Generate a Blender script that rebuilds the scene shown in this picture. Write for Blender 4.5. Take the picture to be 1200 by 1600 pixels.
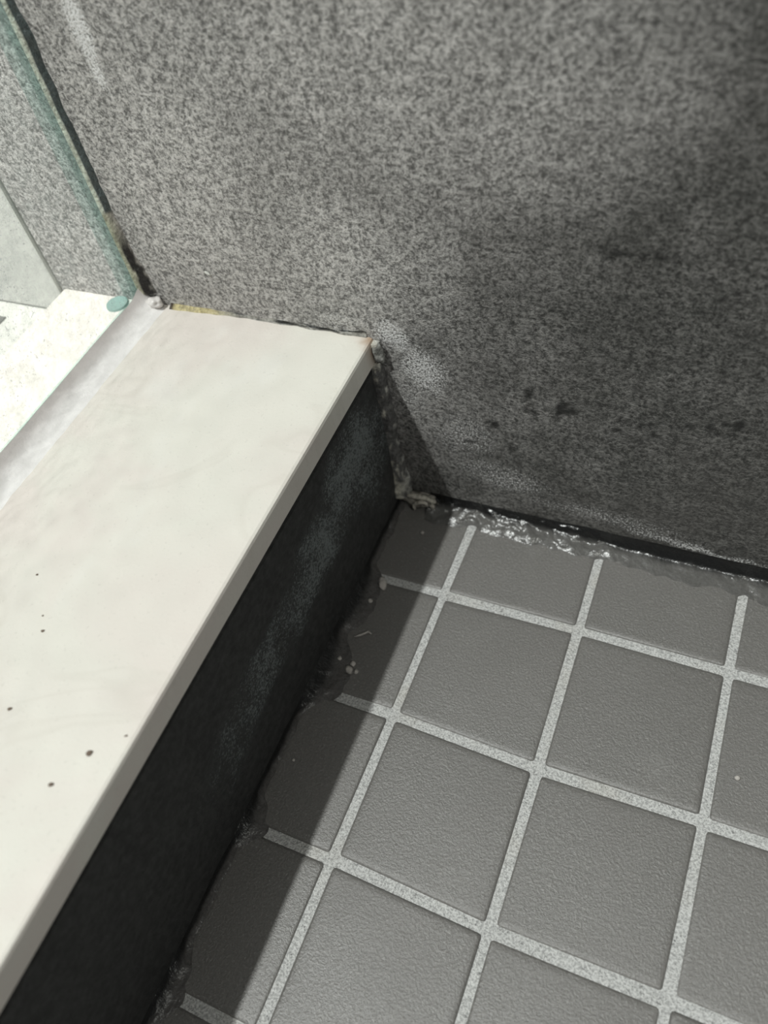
import bpy, bmesh, math, random
from mathutils import Vector, Matrix, noise
random.seed(7)
for o in list(bpy.data.objects): bpy.data.objects.remove(o)
SC = bpy.context.scene
COL = SC.collection
U = 0.05                        # one grid step of the floor mosaic = 50 mm; geometry below is in grid steps
# ---------------------------------------------------------------- camera
CAM = Vector((2.1699073, -3.61594405, 5.13268633))
XC = Vector((0.91252907, 0.38012291, -0.15098763))
YC = Vector((0.21870871, -0.76543058, -0.60521279))
ZC = Vector((-0.3456258, 0.51925195, -0.78161385))
cd = bpy.data.cameras.new('camera'); cam = bpy.data.objects.new('camera', cd); COL.objects.link(cam)
cd.sensor_fit = 'VERTICAL'; cd.sensor_height = 36; cd.sensor_width = 27
cd.lens = 1269.765 / 1600 * 36
cd.clip_start = 0.005; cd.clip_end = 50
M = Matrix((XC, -YC, -ZC)).transposed().to_4x4(); M.translation = CAM * U
cam.matrix_world = M
cd.dof.use_dof = True; cd.dof.focus_distance = 5.1 * U; cd.dof.aperture_fstop = 10.5
SC.camera = cam
# ---------------------------------------------------------------- light
w = bpy.data.worlds.new('room'); SC.world = w; w.use_nodes = True
w.node_tree.nodes['Background'].inputs[0].default_value = (0.95, 0.98, 1.0, 1)
w.node_tree.nodes['Background'].inputs[1].default_value = 0.062
def lamp(name, pos, watt, rad, col):
    l = bpy.data.lights.new(name, 'POINT'); l.energy = watt; l.shadow_soft_size = rad; l.color = col
    o = bpy.data.objects.new(name, l); o.location = Vector(pos) * U; COL.objects.link(o); return o
lamp('downlight_room', (-12.3, -20.0, 47.0), 525, 0.028, (1.0, 0.955, 0.945))
lamp('downlight_shower', (27.7, -25.0, 46.5), 62, 0.05, (0.985, 1.0, 0.93))
vs = SC.view_settings
SC.display_settings.display_device = 'sRGB'
vs.view_transform = 'Standard'; vs.look = 'None'; vs.gamma = 1; vs.exposure = 0.0; vs.use_curve_mapping = False

# ---------------------------------------------------------------- helpers
def n3(x, y, z=0.0): return noise.noise(Vector((x, y, z)))
def fbm(x, y, z=0.0, o=3):
    v = 0; a = 1; t = 0
    for _ in range(o):
        v += a * n3(x, y, z); t += a; a *= .5; x *= 2.1; y *= 2.1; z *= 2.1
    return v / t
def sm(a, b, x):
    t = min(1, max(0, (x - a) / (b - a))); return t * t * (3 - 2 * t)
def mesh_obj(name, verts, faces, mat, parent=None, smooth=False, attrs=None, cols=None):
    me = bpy.data.meshes.new(name)
    me.from_pydata([tuple(c * U for c in v) for v in verts], [], faces); me.update()
    if smooth: me.polygons.foreach_set('use_smooth', [True] * len(me.polygons))
    for k, vals in (attrs or {}).items():
        a = me.attributes.new(k, 'FLOAT', 'POINT'); a.data.foreach_set('value', vals)
    if cols:
        a = me.attributes.new('tint', 'FLOAT_COLOR', 'POINT')
        a.data.foreach_set('color', [c for v in cols for c in (v[0], v[1], v[2], 1.0)])
    me.materials.append(mat)
    o = bpy.data.objects.new(name, me); COL.objects.link(o)
    if parent: o.parent = parent
    return o
def tag(o, label=None, cat=None, group=None, kind=None):
    if label: o['label'] = label
    if cat: o['category'] = cat
    if group: o['group'] = group
    if kind: o['kind'] = kind
    return o
def ray(u, v): return XC * ((u - 600) / 1269.765) + YC * ((v - 800) / 1269.765) + ZC
def onz(u, v, z=0.0): d = ray(u, v); return CAM + d * ((z - CAM.z) / d.z)
def ony(u, v, y=0.0): d = ray(u, v); return CAM + d * ((y - CAM.y) / d.y)
def onx(u, v, x=0.0): d = ray(u, v); return CAM + d * ((x - CAM.x) / d.x)

class NT:
    def __init__(s, name):
        s.m = bpy.data.materials.new(name); s.m.use_nodes = True; s.t = s.m.node_tree; s.t.nodes.clear()
        s.out = s.n('ShaderNodeOutputMaterial'); s.co = s.n('ShaderNodeTexCoord').outputs['Object']
    def n(s, k, **kw):
        x = s.t.nodes.new(k)
        for a, b in kw.items(): setattr(x, a, b)
        return x
    def set(s, inp, v):
        if hasattr(v, 'is_output'): s.t.links.new(v, inp)
        elif isinstance(v, (tuple, list)): inp.default_value = (tuple(v) + (1,))[:len(inp.default_value)] if len(inp.default_value) == 4 else v
        else: inp.default_value = v
    def noise(s, scale, detail=3, rough=.55, stretch=None, dist=0):
        x = s.n('ShaderNodeTexNoise'); mp = s.n('ShaderNodeMapping'); s.set(mp.inputs[0], s.co)
        mp.inputs[3].default_value = tuple(q / U for q in (stretch or (1, 1, 1)))
        s.set(x.inputs['Vector'], mp.outputs[0]); x.inputs['Scale'].default_value = scale
        x.inputs['Detail'].default_value = detail; x.inputs['Roughness'].default_value = rough; x.inputs['Distortion'].default_value = dist
        return x.outputs[0]
    def voro(s, scale, feat='F1'):
        x = s.n('ShaderNodeTexVoronoi', feature=feat); mp = s.n('ShaderNodeMapping'); s.set(mp.inputs[0], s.co)
        mp.inputs[3].default_value = (1 / U,) * 3; s.set(x.inputs['Vector'], mp.outputs[0]); x.inputs['Scale'].default_value = scale
        return x.outputs[0]
    def ramp(s, v, a, b, lo=0.0, hi=1.0):
        x = s.n('ShaderNodeMapRange', interpolation_type='SMOOTHSTEP'); s.set(x.inputs[0], v)
        x.inputs[1].default_value = a; x.inputs[2].default_value = b; x.inputs[3].default_value = lo; x.inputs[4].default_value = hi
        return x.outputs[0]
    def math(s, op, a, b=0.0):
        x = s.n('ShaderNodeMath', operation=op); s.set(x.inputs[0], a); s.set(x.inputs[1], b); return x.outputs[0]
    def mix(s, f, a, b):
        x = s.n('ShaderNodeMix', data_type='RGBA'); s.set(x.inputs[0], f); s.set(x.inputs[6], a); s.set(x.inputs[7], b); return x.outputs[2]
    def attr(s, name, out='Fac'): return s.n('ShaderNodeAttribute', attribute_name=name).outputs[out]
    def bump(s, h, dist, strength=1.0, prev=None):
        x = s.n('ShaderNodeBump'); s.set(x.inputs['Height'], h); x.inputs['Distance'].default_value = dist * U; x.inputs['Strength'].default_value = strength
        if prev: s.set(x.inputs['Normal'], prev)
        return x.outputs[0]
    def bsdf(s, col, rough, nrm=None, **kw):
        b = s.n('ShaderNodeBsdfPrincipled'); s.set(b.inputs['Base Color'], col); s.set(b.inputs['Roughness'], rough)
        if nrm: s.set(b.inputs['Normal'], nrm)
        for k, v in kw.items(): s.set(b.inputs[k.replace('_', ' ')], v)
        s.t.links.new(b.outputs[0], s.out.inputs[0]); return b

# ---------------------------------------------------------------- materials
def mat_wall():
    t = NT('slate_look_wall_tile')
    fine = t.math('MULTIPLY', t.math('ADD', t.noise(42, 3, .7), t.noise(16, 5, .8)), .5); mid = t.noise(6, 5, .7, (.55, 1, 1.2)); big = t.noise(.8, 3, .6)
    lime, dark = t.attr('lime'), t.attr('dark')
    base = t.mix(t.ramp(fine, .40, .62), (.030, .030, .028), (.190, .186, .176))
    base = t.mix(t.ramp(mid, .45, .72, 0, .6), base, (.035, .035, .033))
    base = t.mix(t.ramp(big, .35, .75, 0, .4), base, (.090, .084, .079))
    hz = t.math('ADD', t.attr('film_and_light'), t.ramp(t.noise(2.2, 4, .6), .3, .75, -.09, .09))
    film_and_light = t.math('MULTIPLY', t.math('MAXIMUM', hz, 0), t.ramp(fine, .40, .60, .16, 1))
    base = t.mix(film_and_light, base, (.90, .87, .845))  # lime film, with the wall's light gradient painted in
    pits = t.math('MULTIPLY', t.ramp(t.noise(22, 4, .8), .42, .30), .5)
    base = t.mix(pits, base, (.05, .049, .047))
    thr = t.math('ADD', t.noise(70, 2, .7), t.math('MULTIPLY', lime, .26))
    crust = t.math('MULTIPLY', t.ramp(thr, .62, .76), t.ramp(lime, 0.0, .8))
    glint = t.ramp(t.noise(56, 3, .8), .61, .71, 0, .5)
    base = t.mix(glint, base, (.52, .51, .49))
    base = t.mix(t.math('MULTIPLY', crust, .9), base, (.80, .795, .79))
    base = t.mix(t.math('MULTIPLY', dark, t.ramp(mid, .2, .6, .55, 1)), base, (.012, .012, .011))
    nb = t.bump(mid, .02, .4); nb = t.bump(fine, .030, .8, nb)
    t.bsdf(base, t.ramp(fine, .3, .7, .42, .62), nb, Specular_IOR_Level=.45)
    return t.m
def mat_riser():
    t = NT('black_riser_tile')
    fine = t.noise(20, 6, .82); mid = t.noise(3, 5, .7)
    base = t.mix(t.ramp(fine, .35, .7), (.030, .030, .030), (.062, .063, .062))
    hz = t.attr('lime'); thr = t.math('ADD', t.math('ADD', t.noise(58, 3, .78), t.ramp(mid, .3, .7, -.08, .08)), t.math('MULTIPLY', hz, .22))
    base = t.mix(t.math('MULTIPLY', hz, t.ramp(mid, .3, .7, .02, .3)), base, (.12, .15, .15))
    base = t.mix(t.math('MULTIPLY', t.ramp(thr, .60, .74), t.math('MULTIPLY', t.ramp(hz, 0, .5), .42)), base, (.36, .40, .40))
    t.bsdf(base, t.ramp(mid, .3, .7, .5, .7), t.bump(fine, .012, .6), Specular_IOR_Level=.3)
    return t.m
def mat_tile():
    t = NT('dark_grey_mosaic_tile')
    fine = t.noise(62, 3, .72); tiny = t.noise(34, 4, .8); big = t.noise(.9, 3, .6); drop = t.noise(2.4, 4, .65)
    base = t.mix(t.ramp(fine, .3, .7), (.112, .107, .100), (.150, .144, .135))
    base = t.mix(t.ramp(big, .4, .75, 0, .5), base, (.136, .128, .121))
    base = t.mix(t.ramp(drop, .56, .75, 0, .25), base, (.20, .195, .185))
    fl = t.ramp(t.voro(9), .035, .02)
    base = t.mix(t.math('MULTIPLY', fl, t.ramp(t.noise(3), .55, .62)), base, (.45, .44, .42))
    base = t.mix(t.ramp(fine, .58, .72, 0, .30), base, (.34, .33, .31))  # pale grains in the base colour stand in for specular sparkle
    nb = t.bump(fine, .007, .7); nb = t.bump(tiny, .006, .5, nb)
    t.bsdf(base, t.ramp(big, .3, .7, .38, .46), nb, Specular_IOR_Level=1.0)
    return t.m
def mat_grout():
    t = NT('sandy_light_grout')
    g = t.noise(70, 2, .7); k = t.noise(38, 4, .8); big = t.noise(1.6, 3, .6)
    base = t.mix(t.ramp(g, .34, .62), (.33, .33, .325), (.56, .56, .55))
    base = t.mix(t.ramp(k, .57, .66, 0, .85), base, (.15, .15, .147))
    base = t.mix(t.ramp(big, .5, .75, 0, .3), base, (.42, .38, .32))
    t.bsdf(base, .85, t.bump(g, .014, .9), Specular_IOR_Level=.2)
    return t.m
def mat_slab():
    t = NT('cream_quartz_slab')
    a = t.noise(.75, 4, .6, dist=.6); b = t.noise(1.7, 3, .6, (1, .6, 1)); f = t.noise(45, 2, .6)
    base = t.mix(t.ramp(a, .35, .65), (.72, .70, .64), (.70, .645, .60))
    base = t.mix(t.ramp(b, .55, .72, 0, .55), base, (.76, .745, .70))
    ve = t.math('ABSOLUTE', t.math('SUBTRACT', t.noise(.55, 3, .55, (1, 1.6, 1), 1.2), .5))
    base = t.mix(t.ramp(ve, .03, 0, 0, .13), base, (.52, .48, .42))
    base = t.mix(t.ramp(f, .62, .75, 0, .25), base, (.45, .43, .39))
    base = t.mix(t.attr('stain'), base, (.32, .19, .10))
    t.bsdf(base, .42, t.bump(f, .003, .4), Specular_IOR_Level=.4)
    return t.m
def mat_glass():
    t = NT('green_tinted_shower_glass')
    tr = t.n('ShaderNodeBsdfTransparent'); tr.inputs[0].default_value = (.87, .905, .895, 1)
    gl = t.n('ShaderNodeBsdfGlossy'); gl.inputs['Roughness'].default_value = .03
    fr = t.n('ShaderNodeFresnel'); t.set(fr.inputs[0], t.ramp(t.n('ShaderNodeNewGeometry').outputs['Backfacing'], 0, 1, 1.2, 1 / 1.2))
    m1 = t.n('ShaderNodeMixShader'); t.set(m1.inputs[0], fr.outputs[0]); t.set(m1.inputs[1], tr.outputs[0]); t.set(m1.inputs[2], gl.outputs[0])
    df = t.n('ShaderNodeBsdfDiffuse'); df.inputs[0].default_value = (.50, .545, .53, 1)
    tl = t.n('ShaderNodeBsdfTranslucent'); tl.inputs[0].default_value = (.50, .545, .53, 1)
    mm = t.n('ShaderNodeMixShader'); mm.inputs[0].default_value = .5; t.set(mm.inputs[1], df.outputs[0]); t.set(mm.inputs[2], tl.outputs[0])
    dirt = t.ramp(t.noise(9, 6, .8), .40, .70, .03, .30)
    spots = t.math('MULTIPLY', t.ramp(t.noise(46, 2, .6), .62, .70), .5)
    d = t.math('MAXIMUM', dirt, t.math('MULTIPLY', spots, t.ramp(t.noise(1.6, 2), .42, .6)))
    m2 = t.n('ShaderNodeMixShader'); t.set(m2.inputs[0], d); t.set(m2.inputs[1], m1.outputs[0]); t.set(m2.inputs[2], mm.outputs[0])
    t.t.links.new(m2.outputs[0], t.out.inputs[0]); return t.m
def mat_glass_edge():
    t = NT('green_polished_glass_edge')
    tr = t.n('ShaderNodeBsdfTransparent'); tr.inputs[0].default_value = (.72, .85, .82, 1)
    b = t.bsdf((.20, .29, .27), .15)
    m = t.n('ShaderNodeMixShader'); m.inputs[0].default_value = .22
    t.set(m.inputs[1], tr.outputs[0]); t.set(m.inputs[2], b.outputs[0]); t.t.links.new(m.outputs[0], t.out.inputs[0]); return t.m
def mat_tinted(name, rough, bump=.02, scale=9, spec=.5, grain=.25, sss=0.0):
    t = NT(name)
    g = t.noise(scale, 3, .6); f = t.noise(40, 3, .65)
    c = t.mix(t.ramp(f, .35, .7, 0, grain), t.attr('tint', 'Color'), (0, 0, 0))
    nb = t.bump(g, bump, .7); nb = t.bump(f, bump * .25, .5, nb)
    t.bsdf(c, rough, nb, Specular_IOR_Level=spec); return t.m
def mat_plain(name, col, rough, var=.15, scale=8, bump=.0):
    t = NT(name); g = t.noise(scale, 3)
    c = t.mix(t.ramp(g, .3, .7, 0, var), col, tuple(q * .55 for q in col))
    t.bsdf(c, rough, t.bump(g, bump, .6) if bump else None); return t.m
MW, MR, MT, MG, MS, MGL, MGE = mat_wall(), mat_riser(), mat_tile(), mat_grout(), mat_slab(), mat_glass(), mat_glass_edge()
M_WHITE = mat_tinted('white_silicone', .28, .012, 3, .5, .04)
M_DARK = mat_tinted('dark_glossy_silicone', .27, .014, 16, .6, .2)
M_DULL = mat_tinted('dull_dark_silicone', .38, .02, 14, .4, .3)
M_OLD = mat_tinted('grimy_old_silicone', .45, .04, 14, .4, .45)
M_CRUMB = mat_plain('pale_mortar_crumb', (.48, .45, .42), .8, .5, 20, .03)
M_FLECK = mat_plain('brown_grit', (.16, .115, .085), .7, .4, 30)
M_PAINT = mat_plain('white_satin_wall', (.58, .58, .55), .5, .06, 2)
M_PALE = mat_plain('pale_floor_tile', (.62, .61, .57), .4, .2, 2)

# ---------------------------------------------------------------- setting
H = 1.6713; TH = .191
def axis(lo, hi, d0, d1, step, coarse):
    v = []; x = lo
    while x < d0 - 1e-6: v.append(x); x += coarse
    x = d0
    while x < d1 - 1e-6: v.append(x); x += step
    x = d1
    while x < hi - 1e-6: v.append(x); x += coarse
    return v + [hi]
def ell(px, py, cx, cy, rx, ry, ang=0):
    dx, dy = px - cx, py - cy; c, s = math.cos(ang), math.sin(ang)
    a, b = (dx * c + dy * s) / rx, (-dx * s + dy * c) / ry
    return max(0, 1 - (a * a + b * b))
def wall_attr(x, z):
    wob = .12 * fbm(x * 3, z * 3, 1.3)
    X, Z = x + wob, z + .12 * fbm(x * 3, z * 3, 7.7)
    film_and_light = sm(2.2, -1.6, X) * .62  # pale lime film plus wall light fading right and down, painted as albedo
    film_and_light = max(film_and_light, .75 * ell(X, Z, -1.2, 2.6, 1.1, 1.6), .65 * ell(X, Z, -.1, 2.2, 1.0, 1.0), .6 * ell(X, Z, .3, 3.4, 1.9, 1.1))
    film_and_light *= sm(.0, 1.3, Z) * .85 + .15
    lime = 0
    for cx, cy, rx, ry, an, k in LIME: lime = max(lime, k * ell(X, Z, cx, cy, rx, ry, an) ** .6)
    dark = 0
    for cx, cy, rx, ry in DARKS: dark = max(dark, sm(0, .55, ell(x + .05 * n3(x * 18, z * 18, 3), z + .05 * n3(x * 18, z * 18, 9), cx, cy, rx, ry)))
    return film_and_light, lime, dark * .92
def wpt(u, v): p = ony(u, v); return p.x, p.z
LIME = []
for (u, v, rx, ry, an, k) in [(120, 40, .07, .34, .05, 1), (150, 110, .07, .14, 0, .9), (215, 40, .05, .15, 0, .4), (610, 530, .22, .13, -.6, .9), (665, 580, .25, .22, -.7, .85), (640, 620, .2, .3, 0, .5),
                              (720, 680, .32, .3, 0, .55), (790, 745, .5, .18, -.1, .55), (950, 810, .8, .13, -.05, .5), (1100, 860, .6, .05, -.05, .8), (1010, 835, .3, .06, -.02, .6),
                              (520, 500, .3, .12, 0, .5), (250, 140, .5, .7, 0, .22), (400, 330, .9, .6, 0, .2), (640, 745, .16, .12, 0, .4), (560, 420, .5, .4, 0, .25), (440, 505, .12, .05, -.1, .7)]:
    a, b = wpt(u, v); LIME.append((a, b, rx, ry, an, k))
DARKS = []
for (u, v, rx, ry) in [(828, 615, .03, .06), (822, 632, .03, .04), (882, 640, .075, .06), (772, 662, .05, .035), (975, 658, .05, .03), (1008, 664, .05, .03), (1025, 678, .05, .035), (960, 672, .05, .02), (1075, 667, .05, .025), (1108, 664, .04, .025),
                       (1135, 664, .03, .02), (1160, 665, .055, .04), (1145, 677, .05, .02), (840, 645, .02, .03), (870, 655, .03, .02), (1112, 680, .06, .018), (735, 690, .04, .03), (800, 700, .05, .03), (1150, 475, .1, .02), (1000, 400, .3, .02)]:
    a, b = wpt(u, v); DARKS.append((a, b, rx, ry))
def build_wall():
    xs = axis(-2.62, 12, -2.62, 3.2, .03, 1.2); zs = axis(-.3, 42, -.1, 4.3, .03, 3.0)
    vs_, at, ad, ah = [], [], [], []
    for z in zs:
        for x in xs:
            inside = x < 3.4 and z < 4.6
            h_, l_, d_ = wall_attr(x, z) if inside else (sm(2.6, -1.6, x) * .5, 0, 0)
            vs_.append((x, 0, z)); ah.append(h_); at.append(l_); ad.append(d_)
    nx = len(xs); fs = []
    for j in range(len(zs) - 1):
        for i in range(nx - 1): a = j * nx + i; fs.append((a, a + 1, a + nx + 1, a + nx))
    n0 = len(vs_)                                           # thickness: rim and back
    x0, x1, z0, z1 = xs[0], xs[-1], zs[0], zs[-1]
    vs_ += [(x0, 0, z0), (x1, 0, z0), (x1, 0, z1), (x0, 0, z1), (x0, .4, z0), (x1, .4, z0), (x1, .4, z1), (x0, .4, z1)]
    for _ in range(8): ah.append(.1); at.append(0); ad.append(0)
    fs += [(n0, n0 + 4, n0 + 5, n0 + 1), (n0 + 1, n0 + 5, n0 + 6, n0 + 2), (n0 + 2, n0 + 6, n0 + 7, n0 + 3), (n0 + 3, n0 + 7, n0 + 4, n0), (n0 + 4, n0 + 7, n0 + 6, n0 + 5)]
    o = mesh_obj('wall_back', vs_, fs, MW, attrs={'lime': at, 'dark': ad, 'film_and_light': ah})
    tag(o, 'large dark grey stone-look wall tile behind the shower corner', 'wall', kind='structure')
build_wall()
def box_mesh(name, lo, hi, mat, parent=None, bev=0.0, seg=2):
    bm = bmesh.new(); bmesh.ops.create_cube(bm, size=1)
    for v in bm.verts: v.co = Vector([(lo[k] + (v.co[k] + .5) * (hi[k] - lo[k])) * U for k in range(3)])
    if bev: bmesh.ops.bevel(bm, geom=bm.edges[:], offset=bev * U, segments=seg, affect='EDGES', profile=.6)
    me = bpy.data.meshes.new(name); bm.to_mesh(me); bm.free(); me.materials.append(mat)
    o = bpy.data.objects.new(name, me); COL.objects.link(o)
    if parent: o.parent = parent
    return o
# outside the shower, seen through the glass
tag(box_mesh('wall_left', (-14, -.03, 1.45), (-2.63, .4, 42), M_PAINT, bev=.02), 'smooth white wall seen through the glass at the left', 'wall', kind='structure')
fo = tag(box_mesh('floor_bathroom', (-14, -14, 1.2), (-2.61, -.03, 1.45), M_PALE), 'pale bathroom floor outside the shower beyond the glass', 'floor', kind='structure')
for k in range(5): box_mesh('dark_floor_strip', (-5.17 - 2.04 * k, -.75, 1.45), (-3.17 - 2.04 * k, -.2, 1.462), MT, fo, bev=.004, seg=1)  # row of dark raised pieces along the white wall

# floor: grout bed with a separate mosaic tile in every cell
PIX = {(0, 0): (693, 928), (0, 1): (615, 1117), (0, 2): (518, 1342), (1, 0): (903, 984), (1, 1): (840, 1200), (1, 2): (763, 1453), (2, 0): (1140, 1049), (2, 1): (1099, 1284), (2, 2): (1043, 1565)}
GRID = {}
for i in range(-1, 9):
    for j in range(-1, 11):
        k = (min(max(i, 0), 2), min(max(j, 0), 2)); p = onz(*PIX[k])
        GRID[(i, j)] = Vector((p.x + (i - k[0]), p.y - (j - k[1])))
for j in range(-1, 11): GRID[(-1, j)].x = .015
for i in range(-1, 9): GRID[(i, -1)].y = -.02
def lerp_grid(a, b, t): return a + (b - a) * t
floor = box_mesh('floor', (-.3, -12, -.4), (12, .2, -.012), MG)
tag(floor, 'shower floor of square dark grey mosaic tiles in light grout', 'floor', kind='structure')
def build_tile(i, j):
    c = [GRID[(i, j + 1)], GRID[(i + 1, j + 1)], GRID[(i + 1, j)], GRID[(i, j)]]      # ccw from lower left
    gx, gy = .029, .034
    ins = [0 if i == -1 else gx, 0 if j == -1 else gy]
    q = [c[0] + Vector((ins[0], gy)), c[1] + Vector((-gx, gy)), c[2] + Vector((-gx, -ins[1])), c[3] + Vector((ins[0], -ins[1]))]
    q = [p + Vector((random.uniform(-.006, .006), random.uniform(-.006, .006))) for p in q]
    r = .02; ring = []
    for k in range(4):
        p = q[k]; a = (q[k - 1] - p).normalized(); b = (q[(k + 1) % 4] - p).normalized()
        for t in (0, .5, 1):
            # quadratic round of the corner
            ring.append((p + a * r) * (1 - t) ** 2 + p * 2 * t * (1 - t) + (p + b * r) * t * t)
    cen = sum(q, Vector((0, 0))) / 4
    dz = random.uniform(-.004, .004); tx, ty = random.uniform(-.004, .004), random.uniform(-.004, .004)
    vs_, fs = [], []; n = len(ring)
    for inset, z in ((0, -.05), (0, -.014), (.006, -.005), (.02, -.0015), (.05, 0)):
        for p in ring:
            d = cen - p; L = d.length
            e = p + d * (inset / L * 1.3)
            vs_.append((e.x, e.y, z + (dz + tx * (e.x - cen.x) + ty * (e.y - cen.y) if z > -.03 else 0)))
    for s in range(4):
        for k in range(n): fs.append((s * n + k, s * n + (k + 1) % n, (s + 1) * n + (k + 1) % n, (s + 1) * n + k))
    fs.append(tuple(range(4 * n, 5 * n)))
    mesh_obj('tile', vs_, fs, MT, floor, smooth=True)
for j in range(-1, 9):
    for i in range(-1, 7): build_tile(i, j)

# curb: dark riser tile on a core, cream slab on top
XR = -.012
def grid_face(name, us, vs_, f, mat, parent=None, attrs=None, thick=None):
    V, A = [], {k: [] for k in (attrs or {})}
    for b in vs_:
        for a in us:
            V.append(f(a, b))
            for k, g in (attrs or {}).items(): A[k].append(g(a, b))
    n = len(us); F = [(j * n + i, j * n + i + 1, (j + 1) * n + i + 1, (j + 1) * n + i) for j in range(len(vs_) - 1) for i in range(n - 1)]
    m = len(V); off = Vector(thick)
    rim = [i for i in range(n)] + [j * n + n - 1 for j in range(1, len(vs_))] + [(len(vs_) - 1) * n + i for i in range(n - 2, -1, -1)] + [j * n for j in range(len(vs_) - 2, 0, -1)]
    for r in rim:
        V.append(tuple(Vector(V[r]) + off))
        for k in A: A[k].append(0)
    R = len(rim)
    for k in range(R): F.append((rim[(k + 1) % R], rim[k], m + k, m + (k + 1) % R))
    F.append(tuple(m + k for k in range(R - 1, -1, -1)))
    return mesh_obj(name, V, F, mat, parent, attrs=A)
curb = box_mesh('shower_curb', (-2.58, -12, -.3), (-.14, .0, H - TH - .002), mat_plain('dark_mortar', (.03, .03, .03), .9, .4, 20))
tag(curb, 'low shower curb faced in near-black tile under the cream slab', 'curb')
def riser_lime(y, z):
    Y, Z = y + .15 * fbm(y * 3, z * 3, 2.2), z + .12 * fbm(y * 3, z * 3, 5.1)
    v = max(ell(Y, Z, -.55, 1.0, .6, .42), .75 * ell(Y, Z, -1.2, .85, .6, .35), .55 * ell(Y, Z, -1.9, .75, .8, .28), .25 * ell(Y, Z, -2.6, .6, .5, .25), .35 * ell(Y, Z, -.3, .8, .3, .7))
    return v ** .7
grid_face('riser_tile', [-(12.0) + 1.5 * k for k in range(5)] + axis(-5, -.0, -5, 0, .045, 1)[0:], axis(-.05, H - TH - .07, 0, 1.3, .05, .1),
          lambda y, z: (XR, y, z), MR, curb, {'lime': riser_lime}, (-.125, 0, 0))
# slab
def build_slab():
    ys = axis(-12, -.004, -5, -.6, .4, 1.2)[:-1]; ys = ys + [-.6 + .03 * k for k in range(20)] + [-.004]
    ys = sorted(set(round(y, 4) for y in ys))
    x1 = .012; b = .022
    prof = [(-2.60, H - TH), (-2.60, H - b), (-2.60 + b * .3, H - b * .3), (-2.60 + b, H)]
    for k in range(1, 22): prof.append((-2.60 + b + (x1 - b - .3 + 2.60 - b) * k / 22, H))
    for k in range(11): prof.append((x1 - b - .3 + .03 * k, H))
    prof += [(x1 - b * .3, H - b * .28), (x1, H - b), (x1, H - TH * .5), (x1, H - TH + .008), (x1 - .008, H - TH)]
    n = len(prof); V, S = [], []
    for y in ys:
        for (x, z) in prof:
            V.append((x, y, z))
            s = sm(.11, .02, math.hypot(x - x1, (y + .02) * .8 + .0) + .03 * n3(x * 20, y * 20, z * 9)) * .75
            s = max(s, .25 * sm(.05, .0, -y + .03 * n3(x * 9, 2, 1)) * sm(-.5, 0, x))
            S.append(s if z > H - .1 else s * .4)
    F = []
    for j in range(len(ys) - 1):
        for i in range(n): F.append((j * n + i, (j + 1) * n + i, (j + 1) * n + (i + 1) % n, j * n + (i + 1) % n))
    F.append(tuple(range(n))); m = (len(ys) - 1) * n; F.append(tuple(m + k for k in range(n - 1, -1, -1)))
    o = mesh_obj('threshold_slab', V, F, MS, attrs={'stain': S})
    bm = bmesh.new(); bm.from_mesh(o.data); bmesh.ops.recalc_face_normals(bm, faces=bm.faces[:]); bm.to_mesh(o.data); bm.free()
    tag(o, 'cream stone threshold slab capping the dark curb', 'threshold')
build_slab()

# glass screen standing on the slab
GX0, GX1, GY = -1.95, -1.79, -.035
def build_glass():
    r = tag(bpy.data.objects.new('shower_screen', None), 'green-tinted water-spotted glass shower screen standing on the cream slab', 'glass screen')
    COL.objects.link(r); r.location = Vector(((GX0 + GX1) / 2, -6, H + .012)) * U
    def part(nm, V, F, m):
        o = mesh_obj(nm, V, F, m, r); o.matrix_parent_inverse = Matrix.Translation(-r.location); return o
    z0, z1, y0, y1 = H + .012, 40.0, GY, -12.0
    c = .02
    P = [(GX0, y0 - c), (GX0 + c, y0), (GX1 - c, y0), (GX1, y0 - c), (GX1, y1), (GX0, y1)]
    V = [(x, y, z) for z in (z0, z1) for x, y in P]
    part('pane', V, [(3, 4, 10, 9), (5, 0, 6, 11)], MGL)
    part('polished_edge', V, [(0, 1, 7, 6), (1, 2, 8, 7), (2, 3, 9, 8), (4, 5, 11, 10), (5, 4, 3, 2, 1, 0), (6, 7, 8, 9, 10, 11)], MGE)
build_glass()

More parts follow.
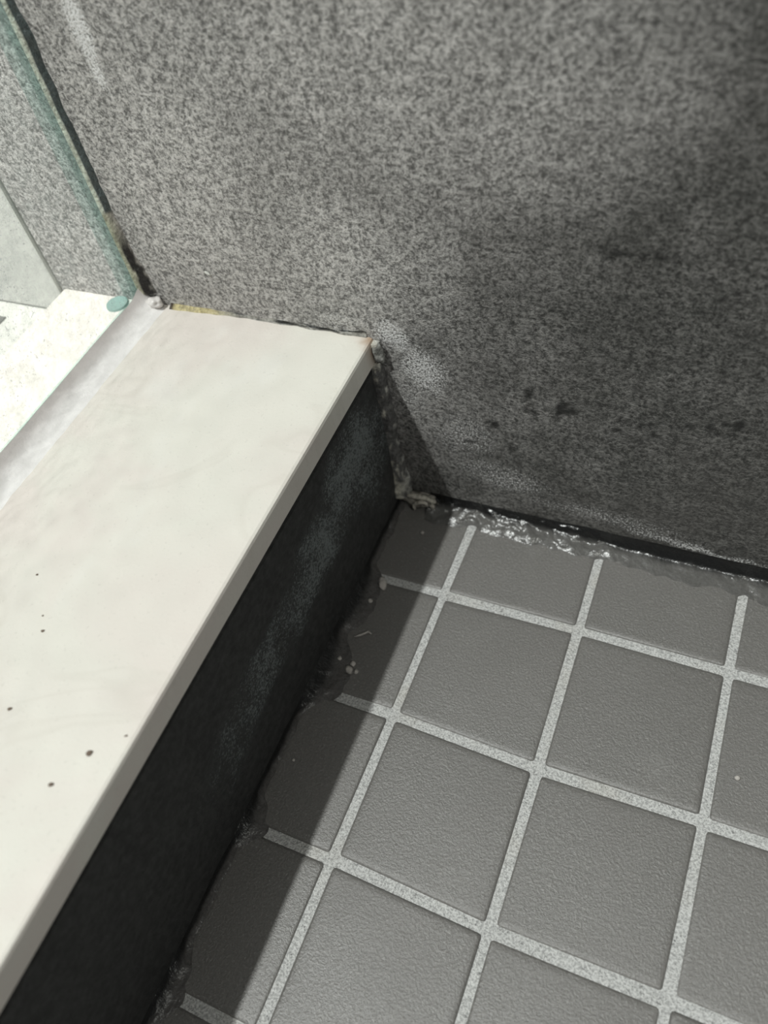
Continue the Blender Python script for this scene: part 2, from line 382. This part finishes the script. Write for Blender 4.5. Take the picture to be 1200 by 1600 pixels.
# ---------------------------------------------------------------- sealant beads
def bead(name, s_list, frame, w1, w2, bulge, rough, colf, mat, label, nseg=9, seed=0, cat='sealant bead', prof=None):
    """fillet between two planes: frame(s) -> corner point, dir along plane 1, dir along plane 2."""
    V, Cc = [], []; n = nseg + 1
    for s in s_list:
        o, d1, d2 = frame(s); a, b = w1(s), w2(s)
        A, B = o + d1 * a, o + d2 * b
        nrm = (d1 + d2).normalized()
        for k in range(n):
            t = k / nseg
            p = A * (1 - t) + B * t
            if prof: u_, v_ = prof(s, t); p = o + d1 * (a * u_) + d2 * (b * v_)
            q = math.sin(math.pi * t)
            h = q * bulge(s) * min(a, b)
            h += q * (rough(s) if callable(rough) else rough) * (fbm(s * 7 + seed, t * (a + b) * 9 + 3.1, seed, 4))
            p = p + nrm * h
            V.append(tuple(p)); Cc.append(colf(s, t))
        V.append(tuple(o - nrm * .0)); Cc.append(colf(s, .5))
    m = n + 1; F = []
    for j in range(len(s_list) - 1):
        for i in range(m): F.append((j * m + i, j * m + (i + 1) % m, (j + 1) * m + (i + 1) % m, (j + 1) * m + i))
    F.append(tuple(range(m - 1, -1, -1))); e = (len(s_list) - 1) * m; F.append(tuple(e + k for k in range(m)))
    ob = mesh_obj(name, V, F, mat, smooth=True, cols=Cc)
    bm = bmesh.new(); bm.from_mesh(ob.data); bmesh.ops.recalc_face_normals(bm, faces=bm.faces[:]); bm.to_mesh(ob.data); bm.free()
    ob.data.set_sharp_from_angle(angle=math.radians(62))
    return tag(ob, label, cat)
def rng(a, b, st):
    n = max(1, int(round(abs(b - a) / st))); return [a + (b - a) * k / n for k in range(n + 1)]
X, Y, Z = Vector((1, 0, 0)), Vector((0, 1, 0)), Vector((0, 0, 1))
def mixc(a, b, t): return tuple(a[k] * (1 - t) + b[k] * t for k in range(3))
# 1 white bead between glass and slab
bead('silicone_bead', rng(-.012, -3.5, .025) + rng(-3.6, -12, .4), lambda s: (Vector((GX1, s, H)), X, Z),
     lambda s: (.165 + .015 * fbm(s * 2, 4) + .012 * n3(s * 9, 1)) * (.75 + .25 * sm(-.01, -.06, s)), lambda s: .13 + .02 * fbm(s * 1.5, 9) + .03 * sm(-.16, -.03, s),
     lambda s: -.22, .017, lambda s, t: mixc((.84, .82, .81), (.74, .70, .69), sm(.4, .9, t)), M_WHITE,
     'white silicone bead along the foot of the glass on the cream slab', seed=3)
# 2 mouldy bead between glass and wall
def c2(s, t):
    d = s - H
    mould = sm(.66, .45, d) * sm(.26, .36, t + .25 * fbm(s * 9, t * 3, 4)) * sm(1.0, .82, t + .25 * n3(s * 14, t * 4, 8))
    mould = max(mould, sm(.25, .05, d) * sm(.2, .4, t))
    base = mixc((.50, .49, .36), (.34, .32, .30), t) if d < .75 else mixc((.72, .74, .64), (.085, .105, .105), sm(.30, .42, t))
    return mixc(base, (.012, .010, .009), min(1, mould))
bead('silicone_bead', rng(H + .10, H + 2.4, .02) + rng(H + 2.6, 40, 1.2), lambda s: (Vector((GX1 - .01, 0, s)), -Y, X),
     lambda s: .05, lambda s: (.055 + .05 * sm(.75, .2, s - H) + .035 * fbm(s * 5, 2, 2) * (1 + sm(.9, .3, s - H))) + .05 * sm(.18, .02, s - H), lambda s: .1, .012, c2, M_OLD,
     'mould-blackened sealant strip running up the wall beside the glass', seed=5)
# 3 yellowed bead between slab and wall
def c3(s, t):
    y = sm(-1.0, -1.3, s); bl = sm(.0, .3, fbm(s * 7, t * 1.5, 2) + .3 * sm(-.9, -.5, s) * sm(-.1, -.3, s) - .4 * y)
    c = mixc((.34, .33, .30), (.52, .45, .24), y); c = mixc(c, (.05, .035, .02), sm(-1.54, -1.57, s)); return mixc(c, (.02, .02, .018), bl * (1 - .8 * y) * sm(.1, .4, t))
bead('silicone_bead', rng(-1.59, -.03, .02), lambda s: (Vector((s, 0, H)), -Y, Z),
     lambda s: .016 + .026 * sm(-1.1, -1.5, s) + .012 * n3(s * 8, 3), lambda s: .022 + .014 * n3(s * 9, 8) + .012 * sm(-.25, -.05, s), lambda s: .1, .016, c3, M_OLD,
     'thin yellowed and blackened sealant line between cream slab and wall', seed=7)
# 4 upright bead in the corner of riser and wall
def c4(s, t):
    g = sm(-.05, .22, fbm(s * 11, t * 3.5, 3) + .38 * sm(.60, .25, s) + .5 * sm(1.38, 1.5, s) - .22)
    return mixc((.13, .128, .125), mixc((.56, .53, .45), (.52, .52, .49), t), min(1, g) * .95)
bead('silicone_bead', rng(.10, H - .02, .016), lambda s: (Vector((XR if s < H - TH else .012, 0, s)), -Y, X),
     lambda s: (.07 + .03 * fbm(s * 5, 1) + .04 * sm(.5, .15, s)) if s < H - TH else .045 + .03 * n3(s * 20, 4), lambda s: 0.07 + .03 * fbm(s * 6, 6) + .03 * sm(.45, .2, s) if s < H - TH else .045 + .02 * n3(s * 22, 2), lambda s: .4, .035, c4, M_OLD,
     'grimy grey sealant bead upright in the corner between curb and wall', seed=11)
# 5 black glossy bead between wall and floor
def w5(s):
    g = min(abs(s - (.627 + k)) for k in range(12))
    return .19 + .05 * sm(1.5, 2.0, s) + .05 * fbm(s * 2.2, 3) + .03 * n3(s * 8, 1) - .05 * sm(.10, .0, g)
def p5(s, t):
    k = .50 - .30 * sm(1.4, 1.8, s)
    if t < .65: f = t / .65; return 1 - .80 * f, k * f ** 1.15
    f = (t - .65) / .35; return .20 * (1 - f) ** 1.6, k + (1 - k) * f
bead('silicone_bead', rng(.24, 4.0, .012) + rng(4.1, 12, .3), lambda s: (Vector((s, 0, -.004)), -Y, Z),
     w5, lambda s: .125 + .015 * fbm(s * 3, 5), lambda s: 0.0, lambda s: .055 - .042 * sm(1.45, 1.75, s) + .02 * max(ell(s, 0, 1.72, 0, .12, 1), ell(s, 0, 2.68, 0, .1, 1)),
     lambda s, t: mixc((.105, .102, .097), (.010, .010, .010), sm(.45, .70, t + .12 * fbm(s * 6, t * 3))), M_DARK,
     'glossy black sealant smeared along the floor tiles at the back wall', nseg=20, seed=13, prof=p5)
# 6 dark bead between riser and floor
def w6(y):
    s = -y
    g = .05 + .05 * max(0, fbm(s * 2.0, 8)) + .02 * n3(s * 12, 2)
    g += .16 * ell(s, 0, 1.02, 0, .34, 1) + .20 * ell(s, 0, 1.66, 0, .35, 1) + .12 * ell(s, 0, 2.75, 0, .18, 1) + .09 * ell(s, 0, 3.75, 0, .25, 1)
    return g
bead('silicone_bead', rng(-.05, -5, .016) + rng(-5.2, -12, .4), lambda s: (Vector((XR, s, -.004)), X, Z),
     w6, lambda s: .07 + .03 * fbm(s * 3, 5), lambda s: -.22, .022,
     lambda s, t: mixc((.088, .083, .080), (.012, .012, .012), sm(.35, .75, t + .15 * fbm(s * 5, t * 2))), M_DULL,
     'dark sealant bead along the foot of the black curb riser', nseg=12, seed=17)

# ---------------------------------------------------------------- lumps, crumbs and flecks
def blob(name, c, r, mat, label, cat, seed, group=None, tint=None, stretch=(1, 1, 1), sub=3, rot=0, parent=None):
    bm = bmesh.new(); bmesh.ops.create_icosphere(bm, subdivisions=sub, radius=1)
    cr, sr = math.cos(rot), math.sin(rot); V = []
    for v in bm.verts:
        d = 1 + .75 * fbm(v.co.x * 1.5 + seed, v.co.y * 1.5, v.co.z * 1.5 + seed, 3)
        x, y, z = (v.co.x * r * stretch[0] * d, v.co.y * r * stretch[1] * d, v.co.z * r * stretch[2] * d)
        V.append((c[0] + x * cr - y * sr, c[1] + x * sr + y * cr, c[2] + z))
    F = [tuple(v.index for v in f.verts) for f in bm.faces]; bm.free()
    cols = [mixc(tint[0], tint[1], sm(-.3, .35, fbm(v[0] * 9, v[1] * 9, v[2] * 9))) for v in V] if tint else None
    o = mesh_obj(name, V, F, mat, parent, smooth=True, cols=cols)
    if label: tag(o, label, cat, group)
    return o
def tube(name, pts, rad, mat, label, cat, tint=None, parent=None):
    V, F = [], []; m = 7
    for k, p in enumerate(pts):
        p = Vector(p); d = (Vector(pts[min(k + 1, len(pts) - 1)]) - Vector(pts[max(k - 1, 0)])).normalized()
        a = d.orthogonal().normalized(); b = d.cross(a)
        rr = rad * (.45 if k in (0, len(pts) - 1) else 1)
        for q in range(m): t = 2 * math.pi * q / m; V.append(tuple(p + (a * math.cos(t) + b * math.sin(t)) * rr))
    for k in range(len(pts) - 1):
        for q in range(m): F.append((k * m + q, k * m + (q + 1) % m, (k + 1) * m + (q + 1) % m, (k + 1) * m + q))
    F.append(tuple(range(m - 1, -1, -1))); e = (len(pts) - 1) * m; F.append(tuple(e + q for q in range(m)))
    o = mesh_obj(name, V, F, mat, parent, smooth=True, cols=[tint] * len(V) if tint else None)
    if label: tag(o, label, cat)
    return o
# old sealant lump in the floor corner, with a torn curl
lump = blob('sealant_lump', (.15, -.05, .06), .115, M_OLD, 'beige torn lump of old sealant in the floor corner', 'sealant lump', 4, tint=((.16, .15, .13), (.66, .62, .55)), stretch=(1.25, .5, .55), sub=4)
tube('torn_curl', [(.22 + .075 * math.cos(a), -.10 - .012 * a, .07 + .06 * math.sin(a)) for a in [k * .42 - .6 for k in range(11)]], .016, M_OLD, None, None, (.60, .56, .49), lump)
tube('torn_strip', [(.05, -.06, .10), (.10, -.08, .125), (.16, -.075, .125), (.22, -.07, .12), (.29, -.06, .09), (.32, -.05, .05)], .022, M_OLD, None, None, (.56, .53, .46), lump)
# crumbly residue at the end of the slab
rs = blob('sealant_lump', (.05, -.035, H - .10), .06, M_OLD, 'crumbly whitish sealant residue beside the end of the slab edge', 'sealant lump', 9, tint=((.14, .14, .13), (.50, .50, .47)), stretch=(.7, .5, 1.5), sub=3)
# white knob where the glass bead meets the wall
blob('sealant_lump', (-1.69, -.05, H + .05), .085, M_WHITE, 'pinkish white sealant knob at the wall end of the glass bead', 'sealant lump', 21, tint=((.66, .62, .60), (.74, .71, .69)), stretch=(.7, .5, .45), sub=3)
# clear pad under the glass
def build_pad():
    c = onz(184, 476, H); bm = bmesh.new()
    bmesh.ops.create_cone(bm, cap_ends=True, segments=28, radius1=.085 * U, radius2=.08 * U, depth=.016 * U)
    me = bpy.data.meshes.new('clear_pad'); bm.to_mesh(me); bm.free(); me.materials.append(mat_plain('green_clear_plastic', (.22, .34, .31), .25, .1, 4))
    o = bpy.data.objects.new('clear_pad', me); COL.objects.link(o); o.location = Vector((c.x, c.y, H + .009)) * U
    tag(o, 'small round green plastic pad on the slab behind the glass', 'pad')
build_pad()
k = 0
def crumb(u, v, r, label, z=0.0, st=(1, 1, .7), rot=0, mat=None, nm='mortar_crumb', cat='crumb', grp='crumbs on the shower floor'):
    global k; k += 1
    p = onz(u, v, z); blob(nm, (p.x, p.y, z + r * st[2] * .7), r, mat or M_CRUMB, label, cat, 30 + k * 3.7, grp, stretch=st, sub=2, rot=rot)
crumb(546, 1048, .030, 'largest pale crumb of the cluster on a shadowed cut tile')
crumb(552, 1038, .020, 'pale crumb at the top of the cluster on a shadowed cut tile')
crumb(557, 1050, .018, 'pale crumb at the right of the cluster on a shadowed cut tile')
crumb(531, 1030, .018, 'small grey crumb above left of the crumb cluster')
crumb(598, 912, .045, 'pale grey flake beside the broken grout near the curb', st=(.7, 1.2, .35), rot=.5)
crumb(579, 940, .020, 'small grey crumb on the dark sealant near the curb')
crumb(660, 833, .016, 'single pale grain on the corner tile by the lump')
crumb(459, 1188, .010, 'tiny white grain on a shadowed cut tile in mid picture')
crumb(1152, 1216, .016, 'tiny white grain on the lit tile at the right edge')
p = [onz(u, v) + Vector((0, 0, .012)) for u, v in [(553, 996), (562, 994), (570, 991), (576, 988), (581, 992)]]
tube('sealant_sliver', p, .009, M_CRUMB, 'thin pale sliver lying on a shadowed cut tile', 'sliver')
for (u, v, r, lb) in [(15, 1108, .020, 'dark brown fleck on the slab nearest the left picture edge'), (140, 1177, .030, 'largest pale brown fleck on the cream slab'), (80, 1226, .022, 'lowest brown fleck on the cream slab'),
                      (67, 986, .018, 'brown fleck on the slab below two tiny specks'), (197, 1150, .014, 'dark fleck close to the front edge of the slab'), (58, 898, .013, 'small olive fleck on the slab near the glass bead'), (67, 962, .010, 'tiny dark speck above the brown fleck on the slab')]:
    crumb(u, v, r * .62, lb, H, (1, .7, .3), .6, M_FLECK, 'grit_fleck', 'fleck', 'flecks on the cream slab')
p = [ony(u, v) + Vector((0, -.008, 0)) for u, v in [(318, 420), (322, 424), (327, 427), (330, 429)]]
tube('lint_fibre', p, .010, mat_plain('white_lint', (.6, .6, .56), .8), 'short white fibre stuck to the wall above the slab', 'fibre')
